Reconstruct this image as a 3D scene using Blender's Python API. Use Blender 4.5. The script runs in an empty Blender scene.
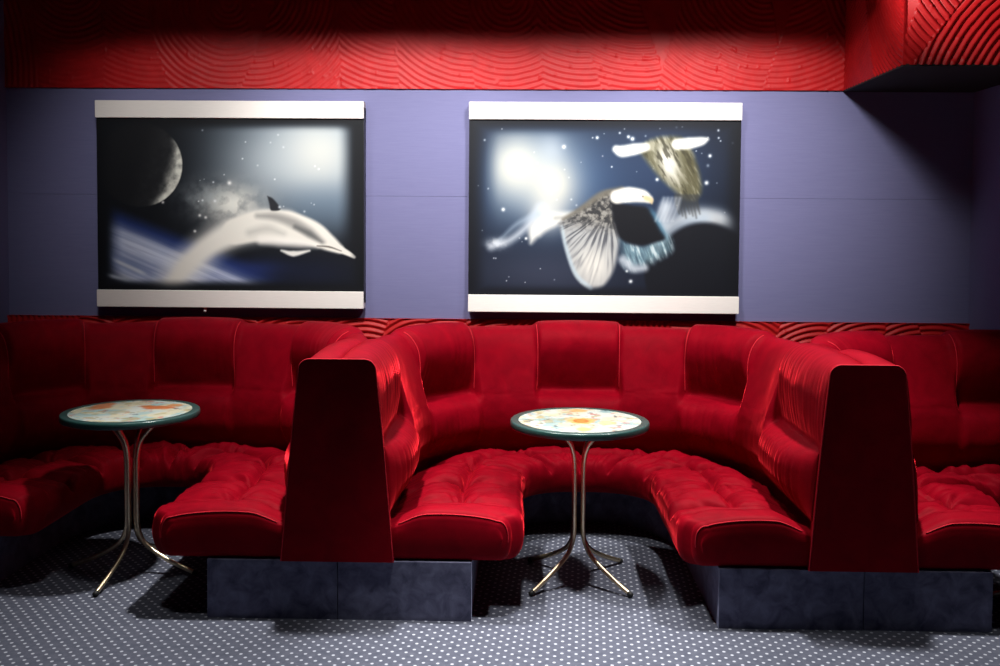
import bpy, bmesh, math, random
import numpy as np

random.seed(7)
RNG = np.random.default_rng(11)
scene = bpy.context.scene
COL = scene.collection
PI = math.pi

# ------------------------------------------------------------------ view
scene.view_settings.view_transform = 'Standard'
scene.view_settings.look = 'None'
scene.view_settings.exposure = 0.0
scene.view_settings.gamma = 1.0
scene.view_settings.use_curve_mapping = False

cam_d = bpy.data.cameras.new('camera')
cam = bpy.data.objects.new('camera', cam_d)
COL.objects.link(cam)
scene.camera = cam
cam_d.sensor_fit = 'HORIZONTAL'
cam_d.sensor_width = 36.0
cam_d.lens = 36.0 * 0.960
cam_d.shift_y = -0.0625
cam.location = (0.0, 0.0, 1.63)
PITCH, YAW, ROLL = math.radians(2.4), math.radians(1.2), math.radians(0.40)
from mathutils import Matrix, Vector
cam.matrix_world = (Matrix.Translation((0, 0, 1.63)) @ Matrix.Rotation(YAW, 4, 'Z')
                    @ Matrix.Rotation(PI / 2 - PITCH, 4, 'X') @ Matrix.Rotation(ROLL, 4, 'Z'))

w = bpy.data.worlds.new('world')
scene.world = w
w.use_nodes = True
w.node_tree.nodes['Background'].inputs[0].default_value = (0.22, 0.32, 0.75, 1)
w.node_tree.nodes['Background'].inputs[1].default_value = 0.015


# ------------------------------------------------------------------ helpers
def link_mesh(name, verts, faces, mat, parent=None, smooth=True, colors=None):
    me = bpy.data.meshes.new(name)
    me.from_pydata([tuple(map(float, v)) for v in verts], [], [tuple(int(i) for i in f) for f in faces])
    me.update()
    if smooth:
        me.polygons.foreach_set('use_smooth', np.ones(len(me.polygons), dtype=bool))
    if mat is not None:
        me.materials.append(mat)
    if colors is not None:
        at = me.color_attributes.new('paint', 'FLOAT_COLOR', 'POINT')
        c = np.ones((len(verts), 4), dtype=np.float32)
        c[:, :3] = colors
        at.data.foreach_set('color', c.ravel())
    o = bpy.data.objects.new(name, me)
    COL.objects.link(o)
    if parent is not None:
        o.parent = parent
        o.matrix_parent_inverse = Matrix.Identity(4)
    return o


def thing(name, label, cat, loc, group=None):
    o = bpy.data.objects.new(name, None)
    o.empty_display_size = 0.1
    COL.objects.link(o)
    o.location = loc
    o['label'] = label
    o['category'] = cat
    if group:
        o['group'] = group
    return o


def structure(o, label):
    o['kind'] = 'structure'
    o['label'] = label
    o['category'] = label.split()[-1] if False else o.name.split('_')[0]
    return o


def grid_faces(nr, nc, flip=False, closed_c=False):
    f = []
    for r in range(nr - 1):
        for c in range(nc if closed_c else nc - 1):
            c2 = (c + 1) % nc
            q = (r * nc + c, r * nc + c2, (r + 1) * nc + c2, (r + 1) * nc + c)
            f.append(q[::-1] if flip else q)
    return f


def box_vf(x0, x1, y0, y1, z0, z1, base=0):
    v = [(x0, y0, z0), (x1, y0, z0), (x1, y1, z0), (x0, y1, z0), (x0, y0, z1), (x1, y0, z1), (x1, y1, z1), (x0, y1, z1)]
    f = [(3, 2, 1, 0), (4, 5, 6, 7), (0, 1, 5, 4), (1, 2, 6, 5), (2, 3, 7, 6), (3, 0, 4, 7)]
    return v, [tuple(i + base for i in q) for q in f]


def bevel(o, wdt, seg=2):
    m = o.modifiers.new('bevel', 'BEVEL')
    m.width = wdt
    m.segments = seg
    m.limit_method = 'ANGLE'
    return o


def smoothstep(a, b, x):
    t = np.clip((x - a) / (b - a), 0, 1)
    return t * t * (3 - 2 * t)


def tube_vf(pts, r, n=12, cap=True):
    pts = np.asarray(pts, float)
    m = len(pts)
    rr = np.full(m, r) if np.isscalar(r) else np.asarray(r)
    tan = np.gradient(pts, axis=0)
    tan /= np.linalg.norm(tan, axis=1)[:, None] + 1e-12
    up = np.array([0.0, 0.0, 1.0])
    if abs(tan[0] @ up) > 0.9:
        up = np.array([0.37, 0.93, 0.0])
    u = np.cross(tan[0], up)
    u /= np.linalg.norm(u)
    V = []
    for i in range(m):
        u = u - tan[i] * (u @ tan[i])
        u /= np.linalg.norm(u)
        v = np.cross(tan[i], u)
        for k in range(n):
            a = 2 * PI * k / n
            V.append(pts[i] + rr[i] * (u * math.cos(a) + v * math.sin(a)))
    F = grid_faces(m, n, closed_c=True)
    if cap:
        F.append(tuple(range(n))[::-1])
        F.append(tuple(range((m - 1) * n, m * n)))
    return V, F


def catmull(P, n):
    P = np.asarray(P, float)
    Q = np.vstack([2 * P[0] - P[1], P, 2 * P[-1] - P[-2]])
    out = []
    segs = len(P) - 1
    for t in np.linspace(0, segs, n):
        i = min(int(t), segs - 1)
        f = t - i
        p0, p1, p2, p3 = Q[i:i + 4]
        out.append(0.5 * (2 * p1 + (p2 - p0) * f + (2 * p0 - 5 * p1 + 4 * p2 - p3) * f * f + (3 * p1 - p0 - 3 * p2 + p3) * f ** 3))
    return np.array(out)


def vnoise(x, y, seed=0):
    """smooth value noise in [-1,1] on arrays"""
    xi = np.floor(x).astype(np.int64)
    yi = np.floor(y).astype(np.int64)
    xf = x - xi
    yf = y - yi

    def h(a, b):
        n = (a * 374761393 + b * 668265263 + seed * 1442695041) & 0x7fffffff
        n = ((n ^ (n >> 13)) * 1274126177) & 0x7fffffff
        n = n ^ (n >> 16)
        return (n % 10007) / 10007.0 * 2 - 1
    sx = xf * xf * (3 - 2 * xf)
    sy = yf * yf * (3 - 2 * yf)
    return (h(xi, yi) * (1 - sx) + h(xi + 1, yi) * sx) * (1 - sy) + (h(xi, yi + 1) * (1 - sx) + h(xi + 1, yi + 1) * sx) * sy


def fbm(x, y, seed=0, o=4):
    s = 0
    a = 1
    t = 0
    for k in range(o):
        s = s + a * vnoise(x * 2 ** k, y * 2 ** k, seed + k * 17)
        t += a
        a *= 0.5
    return s / t


# ------------------------------------------------------------------ materials
def new_mat(name):
    m = bpy.data.materials.new(name)
    m.use_nodes = True
    nt = m.node_tree
    return m, nt, nt.nodes['Principled BSDF']


def ramp(nt, fac, stops):
    r = nt.nodes.new('ShaderNodeValToRGB')
    el = r.color_ramp.elements
    el[0].position, el[0].color = stops[0][0], (*stops[0][1], 1)
    el[1].position, el[1].color = stops[-1][0], (*stops[-1][1], 1)
    for p, c in stops[1:-1]:
        e = el.new(p)
        e.color = (*c, 1)
    nt.links.new(fac, r.inputs[0])
    return r.outputs[0]


def noise(nt, scale, detail=4, rough=0.55, sc=(1, 1, 1), dist=0.0):
    tc = nt.nodes.new('ShaderNodeTexCoord')
    mp = nt.nodes.new('ShaderNodeMapping')
    mp.inputs['Scale'].default_value = sc
    nt.links.new(tc.outputs['Object'], mp.inputs[0])
    n = nt.nodes.new('ShaderNodeTexNoise')
    n.inputs['Scale'].default_value = scale
    n.inputs['Detail'].default_value = detail
    n.inputs['Roughness'].default_value = rough
    n.inputs['Distortion'].default_value = dist
    nt.links.new(mp.outputs[0], n.inputs[0])
    return n.outputs[0]


def add_bump(nt, bsdf, h, strength, distance):
    b = nt.nodes.new('ShaderNodeBump')
    b.inputs['Strength'].default_value = strength
    b.inputs['Distance'].default_value = distance
    nt.links.new(h, b.inputs['Height'])
    nt.links.new(b.outputs[0], bsdf.inputs['Normal'])


def velvet(name, c0, c1, tint, sheen=1.0, srough=0.35, nscale=9, sc=(1, 1, 1)):
    m, nt, b = new_mat(name)
    n = noise(nt, nscale, 5, 0.6, sc, 0.6)
    nt.links.new(ramp(nt, n, [(0.3, c0), (0.7, c1)]), b.inputs['Base Color'])
    b.inputs['Roughness'].default_value = 0.60
    b.inputs['Specular IOR Level'].default_value = 0.10
    b.inputs['Specular Tint'].default_value = (1, 0.25, 0.28, 1)
    b.inputs['Sheen Weight'].default_value = sheen
    b.inputs['Sheen Roughness'].default_value = srough
    b.inputs['Sheen Tint'].default_value = (*tint, 1)
    add_bump(nt, b, noise(nt, 420, 2), 0.12, 0.002)
    return m


RED = velvet('red_velvet', (0.165, 0.0006, 0.006), (0.235, 0.0010, 0.008), (1.0, 0.03, 0.045), 1.0, 0.25)
BLUEV = velvet('slate_blue_velvet', (0.055, 0.060, 0.105), (0.17, 0.18, 0.27), (0.5, 0.55, 0.8), 0.3, 0.4, 14)

# fabric wall
m, nt, b = new_mat('blue_wall_fabric')
n1 = noise(nt, 60, 3, 0.6, (0.15, 1, 6))
nt.links.new(ramp(nt, n1, [(0.3, (0.142, 0.143, 0.282)), (0.7, (0.163, 0.163, 0.310))]), b.inputs['Base Color'])
b.inputs['Roughness'].default_value = 0.75
b.inputs['Specular IOR Level'].default_value = 0.25
add_bump(nt, b, noise(nt, 300, 2, 0.5, (0.3, 1, 2)), 0.04, 0.001)
WALL = m

m, nt, b = new_mat('red_combed_plaster')
n1 = noise(nt, 14, 4)
nt.links.new(ramp(nt, n1, [(0.3, (0.35, 0.005, 0.007)), (0.7, (0.44, 0.008, 0.010))]), b.inputs['Base Color'])
b.inputs['Roughness'].default_value = 0.5

b.inputs['Specular IOR Level'].default_value = 0.25
add_bump(nt, b, noise(nt, 160, 4), 0.25, 0.002)
PLASTER = m

m, nt, b = new_mat('dark_ceiling_paint')
n1 = noise(nt, 8, 3)
nt.links.new(ramp(nt, n1, [(0.3, (0.004, 0.004, 0.005)), (0.7, (0.006, 0.006, 0.007))]), b.inputs['Base Color'])
b.inputs['Roughness'].default_value = 0.9
CEIL = m

# dotted carpet
m, nt, b = new_mat('dotted_carpet')
tc = nt.nodes.new('ShaderNodeTexCoord')
mp = nt.nodes.new('ShaderNodeMapping')
mp.inputs['Rotation'].default_value = (0, 0, math.radians(45 + 4))
PITCHC = 0.0385
mp.inputs['Scale'].default_value = (1 / PITCHC, 1 / PITCHC, 1)
nt.links.new(tc.outputs['Object'], mp.inputs[0])


def vm(nt, op, a, bval=None):
    v = nt.nodes.new('ShaderNodeVectorMath')
    v.operation = op
    nt.links.new(a, v.inputs[0])
    if bval is not None:
        v.inputs[1].default_value = bval
    return v


fr = vm(nt, 'FRACTION', mp.outputs[0])
sb = vm(nt, 'SUBTRACT', fr.outputs[0], (0.5, 0.5, 0.0))
ml = vm(nt, 'MULTIPLY', sb.outputs[0], (1, 1, 0))
ln = vm(nt, 'LENGTH', ml.outputs[0])
dots = ramp(nt, ln.outputs['Value'], [(0.12, (1, 1, 1)), (0.20, (0, 0, 0))])
base = ramp(nt, noise(nt, 30, 5, 0.7), [(0.3, (0.060, 0.066, 0.094)), (0.7, (0.098, 0.105, 0.138))])
fine = ramp(nt, noise(nt, 700, 2), [(0.3, (0.75, 0.75, 0.75)), (0.7, (1.15, 1.15, 1.15))])
mx0 = nt.nodes.new('ShaderNodeMix'); mx0.data_type = 'RGBA'; mx0.blend_type = 'MULTIPLY'
mx0.inputs[0].default_value = 1.0
nt.links.new(base, mx0.inputs[6]); nt.links.new(fine, mx0.inputs[7])
mx = nt.nodes.new('ShaderNodeMix'); mx.data_type = 'RGBA'
nt.links.new(dots, mx.inputs[0]); nt.links.new(mx0.outputs[2], mx.inputs[6])
mx.inputs[7].default_value = (0.40, 0.42, 0.49, 1)
nt.links.new(mx.outputs[2], b.inputs['Base Color'])
b.inputs['Roughness'].default_value = 0.95
b.inputs['Specular IOR Level'].default_value = 0.1
add_bump(nt, b, noise(nt, 500, 2), 0.4, 0.003)
CARPET = m


def simple(name, col, rough=0.5, metal=0.0, nscale=40, var=0.12, spec=0.5, bump=0.0, sc=(1, 1, 1)):
    m, nt, b = new_mat(name)
    n = noise(nt, nscale, 3, 0.5, sc)
    lo = tuple(c * (1 - var) for c in col)
    hi = tuple(min(1, c * (1 + var)) for c in col)
    nt.links.new(ramp(nt, n, [(0.3, lo), (0.7, hi)]), b.inputs['Base Color'])
    b.inputs['Roughness'].default_value = rough
    b.inputs['Metallic'].default_value = metal
    b.inputs['Specular IOR Level'].default_value = spec
    if bump:
        add_bump(nt, b, noise(nt, nscale * 4, 2), bump, 0.001)
    return m


BRASS = simple('brushed_brass', (0.86, 0.70, 0.46), 0.36, 1.0, 60, 0.08)
RUBBER = simple('black_rubber', (0.012, 0.012, 0.012), 0.6)
GREEN = simple('dark_green_laminate', (0.020, 0.062, 0.058), 0.28, 0.0, 30, 0.15)
UNDER = simple('dark_underside_board', (0.02, 0.02, 0.02), 0.7)
RAIL = simple('pale_satin_aluminium', (0.80, 0.76, 0.73), 0.45, 0.0, 20, 0.03, 0.5, 0.0, (1, 1, 14))
BLACK = simple('black_picture_edge', (0.008, 0.009, 0.012), 0.4)
PIPING = simple('red_piping_cord', (0.55, 0.02, 0.035), 0.7, 0, 80, 0.1, 0.1)


def painted(name, rough, spec, coat=0.0):
    m, nt, b = new_mat(name)
    a = nt.nodes.new('ShaderNodeAttribute')
    a.attribute_name = 'paint'
    nt.links.new(a.outputs['Color'], b.inputs['Base Color'])
    b.inputs['Roughness'].default_value = rough
    b.inputs['Specular IOR Level'].default_value = spec
    b.inputs['Coat Weight'].default_value = coat
    b.inputs['Coat Roughness'].default_value = 0.15
    return m


PRINT = painted('printed_canvas', 0.6, 0.2)
TABLEPRINT = painted('printed_table_top', 0.3, 0.4, 0.2)

# ------------------------------------------------------------------ room
XL, XR = -3.05, 2.625
YB = 5.66
ZC = 2.453


def plane(name, pts, mat, label):
    o = link_mesh(name, pts, [tuple(range(len(pts)))], mat, smooth=False)
    return structure(o, label)


def slab(name, x0, x1, y0, y1, z0, z1, mat, label):
    v, f = box_vf(x0, x1, y0, y1, z0, z1)
    return structure(link_mesh(name, v, f, mat, smooth=False), label)


slab('floor', -5, 6, -1.5, 5.75, -0.05, 0.0, CARPET, 'blue grey carpet with rows of pale dots')
v1, f1 = box_vf(-3.2, 6, YB, YB + 0.1, 0.0, 1.826)
v2, f2 = box_vf(-3.2, 6, YB, YB + 0.1, 1.8272, 3.4, 8)
structure(link_mesh('wall_back', v1 + v2, f1 + f2, WALL, smooth=False), 'blue violet fabric wall behind the banquettes')
slab('wall_left', -3.3, XL, 2.0, YB, 0.0, 3.4, WALL, 'blue wall at the far left corner')
slab('wall_right', XR, 3.4, 5.225, YB, 0.0, ZC, WALL, 'blue wall pier at the right corner')
slab('ceiling', -5, 6, -1.5, 5.75, 3.32, 3.4, CEIL, 'dark ceiling above the booths')
slab('trim_4', -3.02, 1.862, 4.96, 5.06, 2.876, 3.32, CEIL, 'unseen dark beam added to keep light off the upper frieze')  # added above the view as a light blocker, shades the frieze top


def comb_height(u, v, fans, period=0.03):
    """fans: list of (cu, cv, lo_u, hi_u): later ones paint over earlier ones"""
    h = np.zeros_like(u)
    for (cu, cv, u0, u1, sl) in fans:
        d = np.hypot(u - cu, v - cv)
        msk = (u + sl * (v - 0.1) > u0) & (u + sl * (v - 0.1) < u1)
        wob = 0.0025 * vnoise(u * 14, v * 14, int(cu * 100) + 5)
        s = 0.5 + 0.5 * np.cos(2 * PI * (d + wob) / period)
        h = np.where(msk, s ** 0.8, h)
    return h


def comb_panel(nu, nv, U, V, mapfn, fans, depth, seed, period=0.03):
    uu, vv = np.meshgrid(np.linspace(0, U, nu), np.linspace(0, V, nv))
    h = comb_height(uu, vv, fans, period) * depth
    h += 0.003 * fbm(uu * 9, vv * 9, seed) * 0.6
    crumb = vnoise(uu * 45, vv * 45, seed + 3)
    h += np.where(crumb > 0.80, (crumb - 0.80) * 0.03, 0)
    return mapfn(uu, vv, h).reshape(-1, 3), grid_faces(nv, nu)


def make_fans(U, V, seed, below=False):
    r = random.Random(seed)
    fans = []
    u = -0.1
    while u < U + 0.2:
        wd = r.uniform(0.26, 0.62)
        kind = r.random()
        cu = u + wd * r.uniform(0.0, 1.0)
        if below:
            cv = -r.uniform(0.05, 0.30)
        else:
            cv = r.uniform(0.46, 0.85)
        if kind > 0.88:
            cu = u + r.choice([-1.6, 1.6]) + wd / 2      # nearly vertical strokes
            cv = r.uniform(0.0, 0.3)
        fans.append((cu, cv, u, u + wd, r.uniform(-0.5, 0.5)))
        u += wd * r.uniform(0.75, 1.0)
    return fans


# frieze above the wall
FU, FV = 1.882 - XL, 0.87
v, f = comb_panel(960, 110, FU, FV, lambda uu, vv, h: np.stack([XL + uu, YB - 0.012 - h + 0 * uu, ZC + vv], -1),
                  make_fans(FU, 0.30, 8), 0.0045, 1, 0.033)
nfr = len(v)
top = [(XL, YB - 0.012, ZC), (1.862, YB - 0.012, ZC), (1.862, YB, ZC), (XL, YB, ZC)]
v = np.vstack([v, np.array(top)])
f.append((nfr + 3, nfr + 2, nfr + 1, nfr))
o = link_mesh('trim_1', v, f, PLASTER)
structure(o, 'red combed plaster frieze along the top of the back wall')

# dado strip behind the sofa backs
DU = XR - XL
v, f = comb_panel(1000, 44, DU, 0.25, lambda uu, vv, h: np.stack([XL + uu, YB - 0.010 - h, 0.855 + vv], -1),
                  [(a, b_ , c, d, e) for (a, b_, c, d, e) in make_fans(DU, 0.25, 23, below=True)], 0.012, 2, 0.034)
nfr = len(v)
v = np.vstack([v, np.array([(XL, YB - 0.022, 1.105), (XR, YB - 0.022, 1.105), (XR, YB, 1.105), (XL, YB, 1.105)])])
f.append((nfr, nfr + 1, nfr + 2, nfr + 3))
structure(link_mesh('trim_2', v, f, PLASTER), 'red combed plaster dado strip behind the sofa backs')

# bulkhead, upper right
BX0, BX1, BY0 = 1.862, 3.6, 4.77
V_all, F_all = [], []


def add_patch(v, f, flip=False):
    base = sum(len(x) for x in V_all)
    V_all.append(np.asarray(v))
    F_all.extend([tuple(base + i for i in (q[::-1] if flip else q)) for q in f])


ffan = [(1.2, 1.05, 0.0, 0.9, 0.0), (0.62, 0.80, -0.1, 0.16, -0.45), (0.85, -0.25, 0.13, 0.98, -0.62), (1.35, -0.2, 0.90, 2.0, -0.5),
        (0.05, -1.2, 0.0, 0.13, 1.2)]
ffan = [(0.60, 0.62, 0.0, 0.40, -0.35), (0.95, -0.28, 0.12, 1.1, -0.75), (1.55, -0.35, 0.62, 2.0, -0.75)]
v, f = comb_panel(300, 150, BX1 - BX0, 0.87, lambda uu, vv, h: np.stack([BX0 + uu, BY0 + 0.012 - (h + (0.012 - h) * smoothstep(0.03, 0.0, uu)), ZC + vv], -1), ffan, 0.014, 4, 0.036)
add_patch(v, f)
v, f = comb_panel(160, 150, YB - BY0, 0.87, lambda uu, vv, h: np.stack([BX0 + 0.012 - (h + (0.012 - h) * smoothstep(YB - BY0 - 0.03, YB - BY0, uu)), YB - uu, ZC + vv], -1),
                  [(0.9, -0.9, -0.1, 1.2, 0.0), (1.3, 0.9, 0.45, 1.2, 0.35)], 0.009, 6, 0.026)
add_patch(v, f)
v, f = box_vf(BX0 + 0.010, BX1, BY0 + 0.010, YB, ZC, 3.32)
add_patch(v, f)
structure(link_mesh('trim_3', np.vstack(V_all), F_all, PLASTER), 'red combed plaster bulkhead hanging at the upper right')
slab('trim_5', BX0 + 0.006, BX1, BY0 + 0.006, YB, ZC - 0.006, ZC + 0.004, CEIL, 'dark underside of the red bulkhead')


# ------------------------------------------------------------------ banquettes
def resample(P, ds):
    seg = np.linalg.norm(np.diff(P, axis=0), axis=1)
    s = np.concatenate([[0], np.cumsum(seg)])
    n = max(4, int(round(s[-1] / ds)))
    q = np.linspace(0, s[-1], n)
    return np.stack([np.interp(q, s, P[:, i]) for i in range(P.shape[1])], -1)


def upath(a, b_, y0, yl, yr, n=2.6, k=400):
    th = np.linspace(PI, 0, k)
    c, s_ = np.cos(th), np.sin(th)
    cur = np.stack([a * np.sign(c) * np.abs(c) ** (2 / n), y0 + b_ * np.abs(s_) ** (2 / n)], -1)
    pre = np.stack([np.full(40, -a), np.linspace(yl, y0, 40, endpoint=False)], -1)
    post = np.stack([np.full(40, a), np.linspace(y0, yr, 41)[1:]], -1)
    return np.vstack([pre, cur, post])


# matched profiles, (offset away from the sitter, height)
PANEL = np.array([(.10, .37), (.080, .41), (.025, .455), (-.028, .535), (-.034, .61), (-.016, .672), (.024, .706), (.080, .724),
                  (.098, .742), (.090, .785), (.068, .85), (.048, .92), (.042, .98), (.056, 1.035), (.090, 1.078), (.134, 1.103),
                  (.176, 1.110), (.212, 1.104), (.234, 1.092), (.243, 1.080)])
FILL = np.array([(.10, .37), (.078, .41), (.032, .455), (-.008, .535), (-.016, .61), (-.010, .672), (-.002, .710), (.006, .735),
                 (.012, .755), (.024, .790), (.043, .85), (.064, .92), (.085, .98), (.110, 1.030), (.138, 1.062), (.168, 1.080),
                 (.196, 1.086), (.220, 1.083), (.236, 1.076), (.243, 1.066)])
NV = 84
TT = np.linspace(0, len(PANEL) - 1, NV)
SIDE = np.array([(.10, .37), (.080, .41), (.025, .455), (-.026, .535), (-.034, .61), (-.018, .672), (.018, .708), (.056, .730),
                 (.072, .750), (.070, .785), (.062, .85), (.058, .92), (.062, .98), (.078, 1.035), (.106, 1.075), (.142, 1.098),
                 (.180, 1.106), (.212, 1.102), (.234, 1.092), (.243, 1.080)])
PD, FD, SD = catmull(PANEL, NV), catmull(FILL, NV), catmull(SIDE, NV)
ROW_CR = int(np.argmin(np.abs(TT - 7.5)))          # the crease between lower roll and upper pad

PAD_EDGES = [(-0.225, 0.225), (0.56, 0.93), (1.30, 3.0)]


def pleat(s, seed):
    r = np.random.default_rng(seed)
    out = np.zeros_like(s)
    x = -3.0
    while x < 3.0:
        x += r.uniform(0.018, 0.06)
        wd = r.uniform(0.004, 0.009)
        out -= r.uniform(0.3, 1.0) * np.exp(-((s - x) / wd) ** 2)
    return out


def make_banquette(name, label, loc_x, yl, yr, b_=0.70, y0=4.60, seed=1, pl=(0.54, 0.54), si=(0.36, 0.36), left_panel=None, right_panel=None, cut_right=None):
    root = thing(name, label, 'sofa', (loc_x, 4.6, 0.0), 'red velvet banquettes in a row')
    OY = 4.6
    P = resample(upath(0.842, b_, y0, yl, yr), 0.0085)
    tg = np.gradient(P, axis=0)
    tg /= np.linalg.norm(tg, axis=1)[:, None]
    # smooth normals so the offset surface stays even
    nrm = np.stack([-tg[:, 1], tg[:, 0]], -1)       # left side path runs +y: outward is -x
    seg = np.linalg.norm(np.diff(P, axis=0), axis=1)
    s = np.concatenate([[0], np.cumsum(seg)])
    ic = int(np.argmax(P[:, 1] - 0.001 * np.abs(P[:, 0])))
    s = s - s[ic]
    nc = len(P)
    # weight of pad versus plain
    e = 0.045
    wp = np.zeros(nc)
    bul = np.zeros(nc)
    sa = np.abs(s)
    send = {-1: -s[0], 1: s[-1]}
    for a0, a1 in PAD_EDGES:
        if a0 < 0:
            wv = smoothstep(a1 + e * .5, a1 - e * .5, sa)
            uu = sa / a1
        else:
            hi = np.where(s < 0, send[-1], send[1]) if a1 > 2 else a1
            wv = smoothstep(a0 - e * .5, a0 + e * .5, sa) * (1 if a1 > 2 else smoothstep(a1 + e * .5, a1 - e * .5, sa))
            uu = (sa - (a0 + hi) / 2) / ((hi - a0) / 2)
        wp = np.maximum(wp, wv)
        bul = np.maximum(bul, wv * np.clip(1 - uu ** 2, 0, 1) ** 0.6)
    sw = smoothstep(1.05, 1.2, sa)
    O = FD[:, 0][:, None] * (1 - wp) + (PD[:, 0][:, None] * (1 - sw) + SD[:, 0][:, None] * sw) * wp
    Z = FD[:, 1][:, None] * (1 - wp) + (PD[:, 1][:, None] * (1 - sw) + SD[:, 1][:, None] * sw) * wp
    tt = TT[:, None]
    up_band = smoothstep(7.6, 9.5, tt) * smoothstep(17.5, 14.5, tt)
    lo_band = smoothstep(1.0, 3.0, tt) * smoothstep(7.4, 6.0, tt)
    O = O - 0.008 * bul[None, :] * up_band - 0.012 * bul[None, :] * lo_band
    Z = Z + 0.010 * bul[None, :] * smoothstep(13, 16, tt)
    # pleats in the pads and softer ripples elsewhere
    p1, p2 = pleat(s, seed * 7 + 1), pleat(s, seed * 7 + 2)
    amp_u = 0.0065 * wp * np.clip(0.35 + 0.65 * (np.abs(s) > 0.5), 0, 1)
    amp_l = 0.0055 * np.clip(wp + 0.25, 0, 1) * np.clip(0.35 + 0.65 * (np.abs(s) > 0.5), 0, 1)
    wavy = 0.6 + 0.4 * vnoise(s[None, :] * 9, tt * 0.35, seed)
    O = O - (p1[None, :] * amp_u[None, :] * up_band + p2[None, :] * amp_l[None, :] * lo_band) * wavy
    SS = np.broadcast_to(s[None, :], O.shape)
    O = O + 0.005 * fbm(SS * 7, np.broadcast_to(tt, O.shape) * 0.45, seed + 40, 3)
    # seam grooves at the pad edges
    for a0, a1 in PAD_EDGES:
        for ed in (a0, a1):
            if 0 < ed < 2:
                O = O + 0.007 * np.exp(-((sa[None, :] - ed) / 0.008) ** 2) * smoothstep(5, 8, tt) * smoothstep(18, 14, tt)
    # roll in at the free ends
    R = 0.30
    dend = np.minimum(s - s[0], 1e9 if cut_right else s[-1] - s)
    q = np.clip(1 - dend / R, 0, 1)
    rin = 0.5 * (1 - np.sqrt(np.clip(1 - q * q, 0, 1))) + 0.5 * smoothstep(0, 1, q)
    tpan = np.clip((Z - 0.262) / 0.83, 0, 1)
    Oend = 0.243 - (0.238 - 0.080 * tpan ** 0.9 + 0.006 * np.sin(PI * tpan)) + 0.002
    k_o = rin[None, :] * smoothstep(17.5, 14.0, tt)
    O = O * (1 - k_o) + np.maximum(O, Oend) * k_o * 0.5 + Oend * k_o * 0.5
    Z = Z - 0.014 * rin[None, :] * smoothstep(10, 15, tt)
    X = P[:, 0][None, :] + nrm[:, 0][None, :] * O
    Y = P[:, 1][None, :] + nrm[:, 1][None, :] * O - OY
    G = np.stack([X, Y, Z], -1)

    def sub(r0, r1, c0, c1):
        g = G[r0:r1 + 1, c0:c1 + 1]
        return g.reshape(-1, 3), grid_faces(g.shape[0], g.shape[1])

    def col(sv):
        return int(np.argmin(np.abs(s - sv)))
    cuts = [0, col(-1.30), col(-0.93), col(-0.56), col(-0.225), col(0.225), col(0.56), col(0.93), col(1.30), nc - 1]
    back = None
    for k in range(9):
        c0, c1 = cuts[k], cuts[k + 1]
        if k % 2 == 0:
            vv, ff = sub(ROW_CR, NV - 1, c0, c1)
            cu = link_mesh('back_cushion', vv, ff, RED, root)
            vv, ff = sub(0, ROW_CR, c0, c1)
            lum = link_mesh('lumbar_roll', vv, ff, RED, root)
            if k in (0, 8) and not (cut_right and k == 8):
                # closed end behind the end panel
                cc = c0 if k == 0 else c1
                for (r0, r1, host) in ((ROW_CR, NV - 1, cu), (0, ROW_CR, None)):
                    edge = G[r0:r1 + 1, cc]
                    inner = edge.copy()
                    inner[:, 0] = P[cc, 0] + nrm[cc, 0] * 0.243
                    inner[:, 1] = P[cc, 1] + nrm[cc, 1] * 0.243 - OY
                    tgt = host if host is not None else lum
                    me2 = tgt.data
                    ev = np.concatenate([edge, inner])
                    n1 = len(edge)
                    fl = [(i, i + 1, n1 + i + 1, n1 + i) if k == 0 else (n1 + i, n1 + i + 1, i + 1, i) for i in range(n1 - 1)]
                    bm = bmesh.new()
                    bm.from_mesh(me2)
                    vs = [bm.verts.new(tuple(map(float, p_))) for p_ in ev]
                    for q_ in fl:
                        bm.faces.new([vs[i] for i in q_])
                    bm.to_mesh(me2)
                    bm.free()
            if 0 < k < 8:
                for cc in (c0, c1):
                    line = G[int(NV * .44):int(NV * .80), cc] - np.append(nrm[cc] * 0.0005, 0)
                    vv, ff = tube_vf(line, 0.0022, 6)
                    link_mesh('piping', vv, ff, PIPING, cu)
        else:
            vv, ff = sub(0, NV - 1, c0, c1)
            link_mesh('back_panel', vv, ff, RED, root)
    # outer shell: from the top valley down the rear
    zs = np.array([1.080, 0.9, 0.6, 0.26])
    outer = np.stack([np.stack([P[:, 0] + nrm[:, 0] * 0.243, P[:, 1] + nrm[:, 1] * 0.243 - OY, np.minimum(np.full(nc, z), G[-1, :, 2])], -1) for z in zs])
    rows = [outer[i] for i in range(4)]
    rows.append(np.stack([P[:, 0] + nrm[:, 0] * 0.07, P[:, 1] + nrm[:, 1] * 0.07 - OY, np.full(nc, 0.26)], -1))
    rows.append(G[0])
    link_mesh('back_shell', np.concatenate(rows), grid_faces(len(rows), nc), RED, root)

    # ---------------- seat
    def seat_paths():
        k = 200
        th = np.linspace(PI, 0, k)
        c, s_ = np.cos(th), np.sin(th)

        def cur(a, bb, y00, n):
            return np.stack([a * np.sign(c) * np.abs(c) ** (2 / n), y00 + bb * np.abs(s_) ** (2 / n)], -1)
        J = cur(0.882, b_ + 0.03, y0, 2.6)
        I = cur(np.where(c < 0, si[0], si[1]), b_ - 0.24 - 0.10, y0 + 0.10, 2.5)
        nl = 46
        def side(a, y_end, y_s, flip):
            g = np.linspace(0, 1, nl, endpoint=False)
            arr = np.stack([np.full(nl, a), y_end + (y_s - y_end) * g], -1)
            return arr[::-1] if flip else arr
        J = np.vstack([side(-0.882, yl, y0, False), J, side(0.882, yr, y0, True)])
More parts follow.
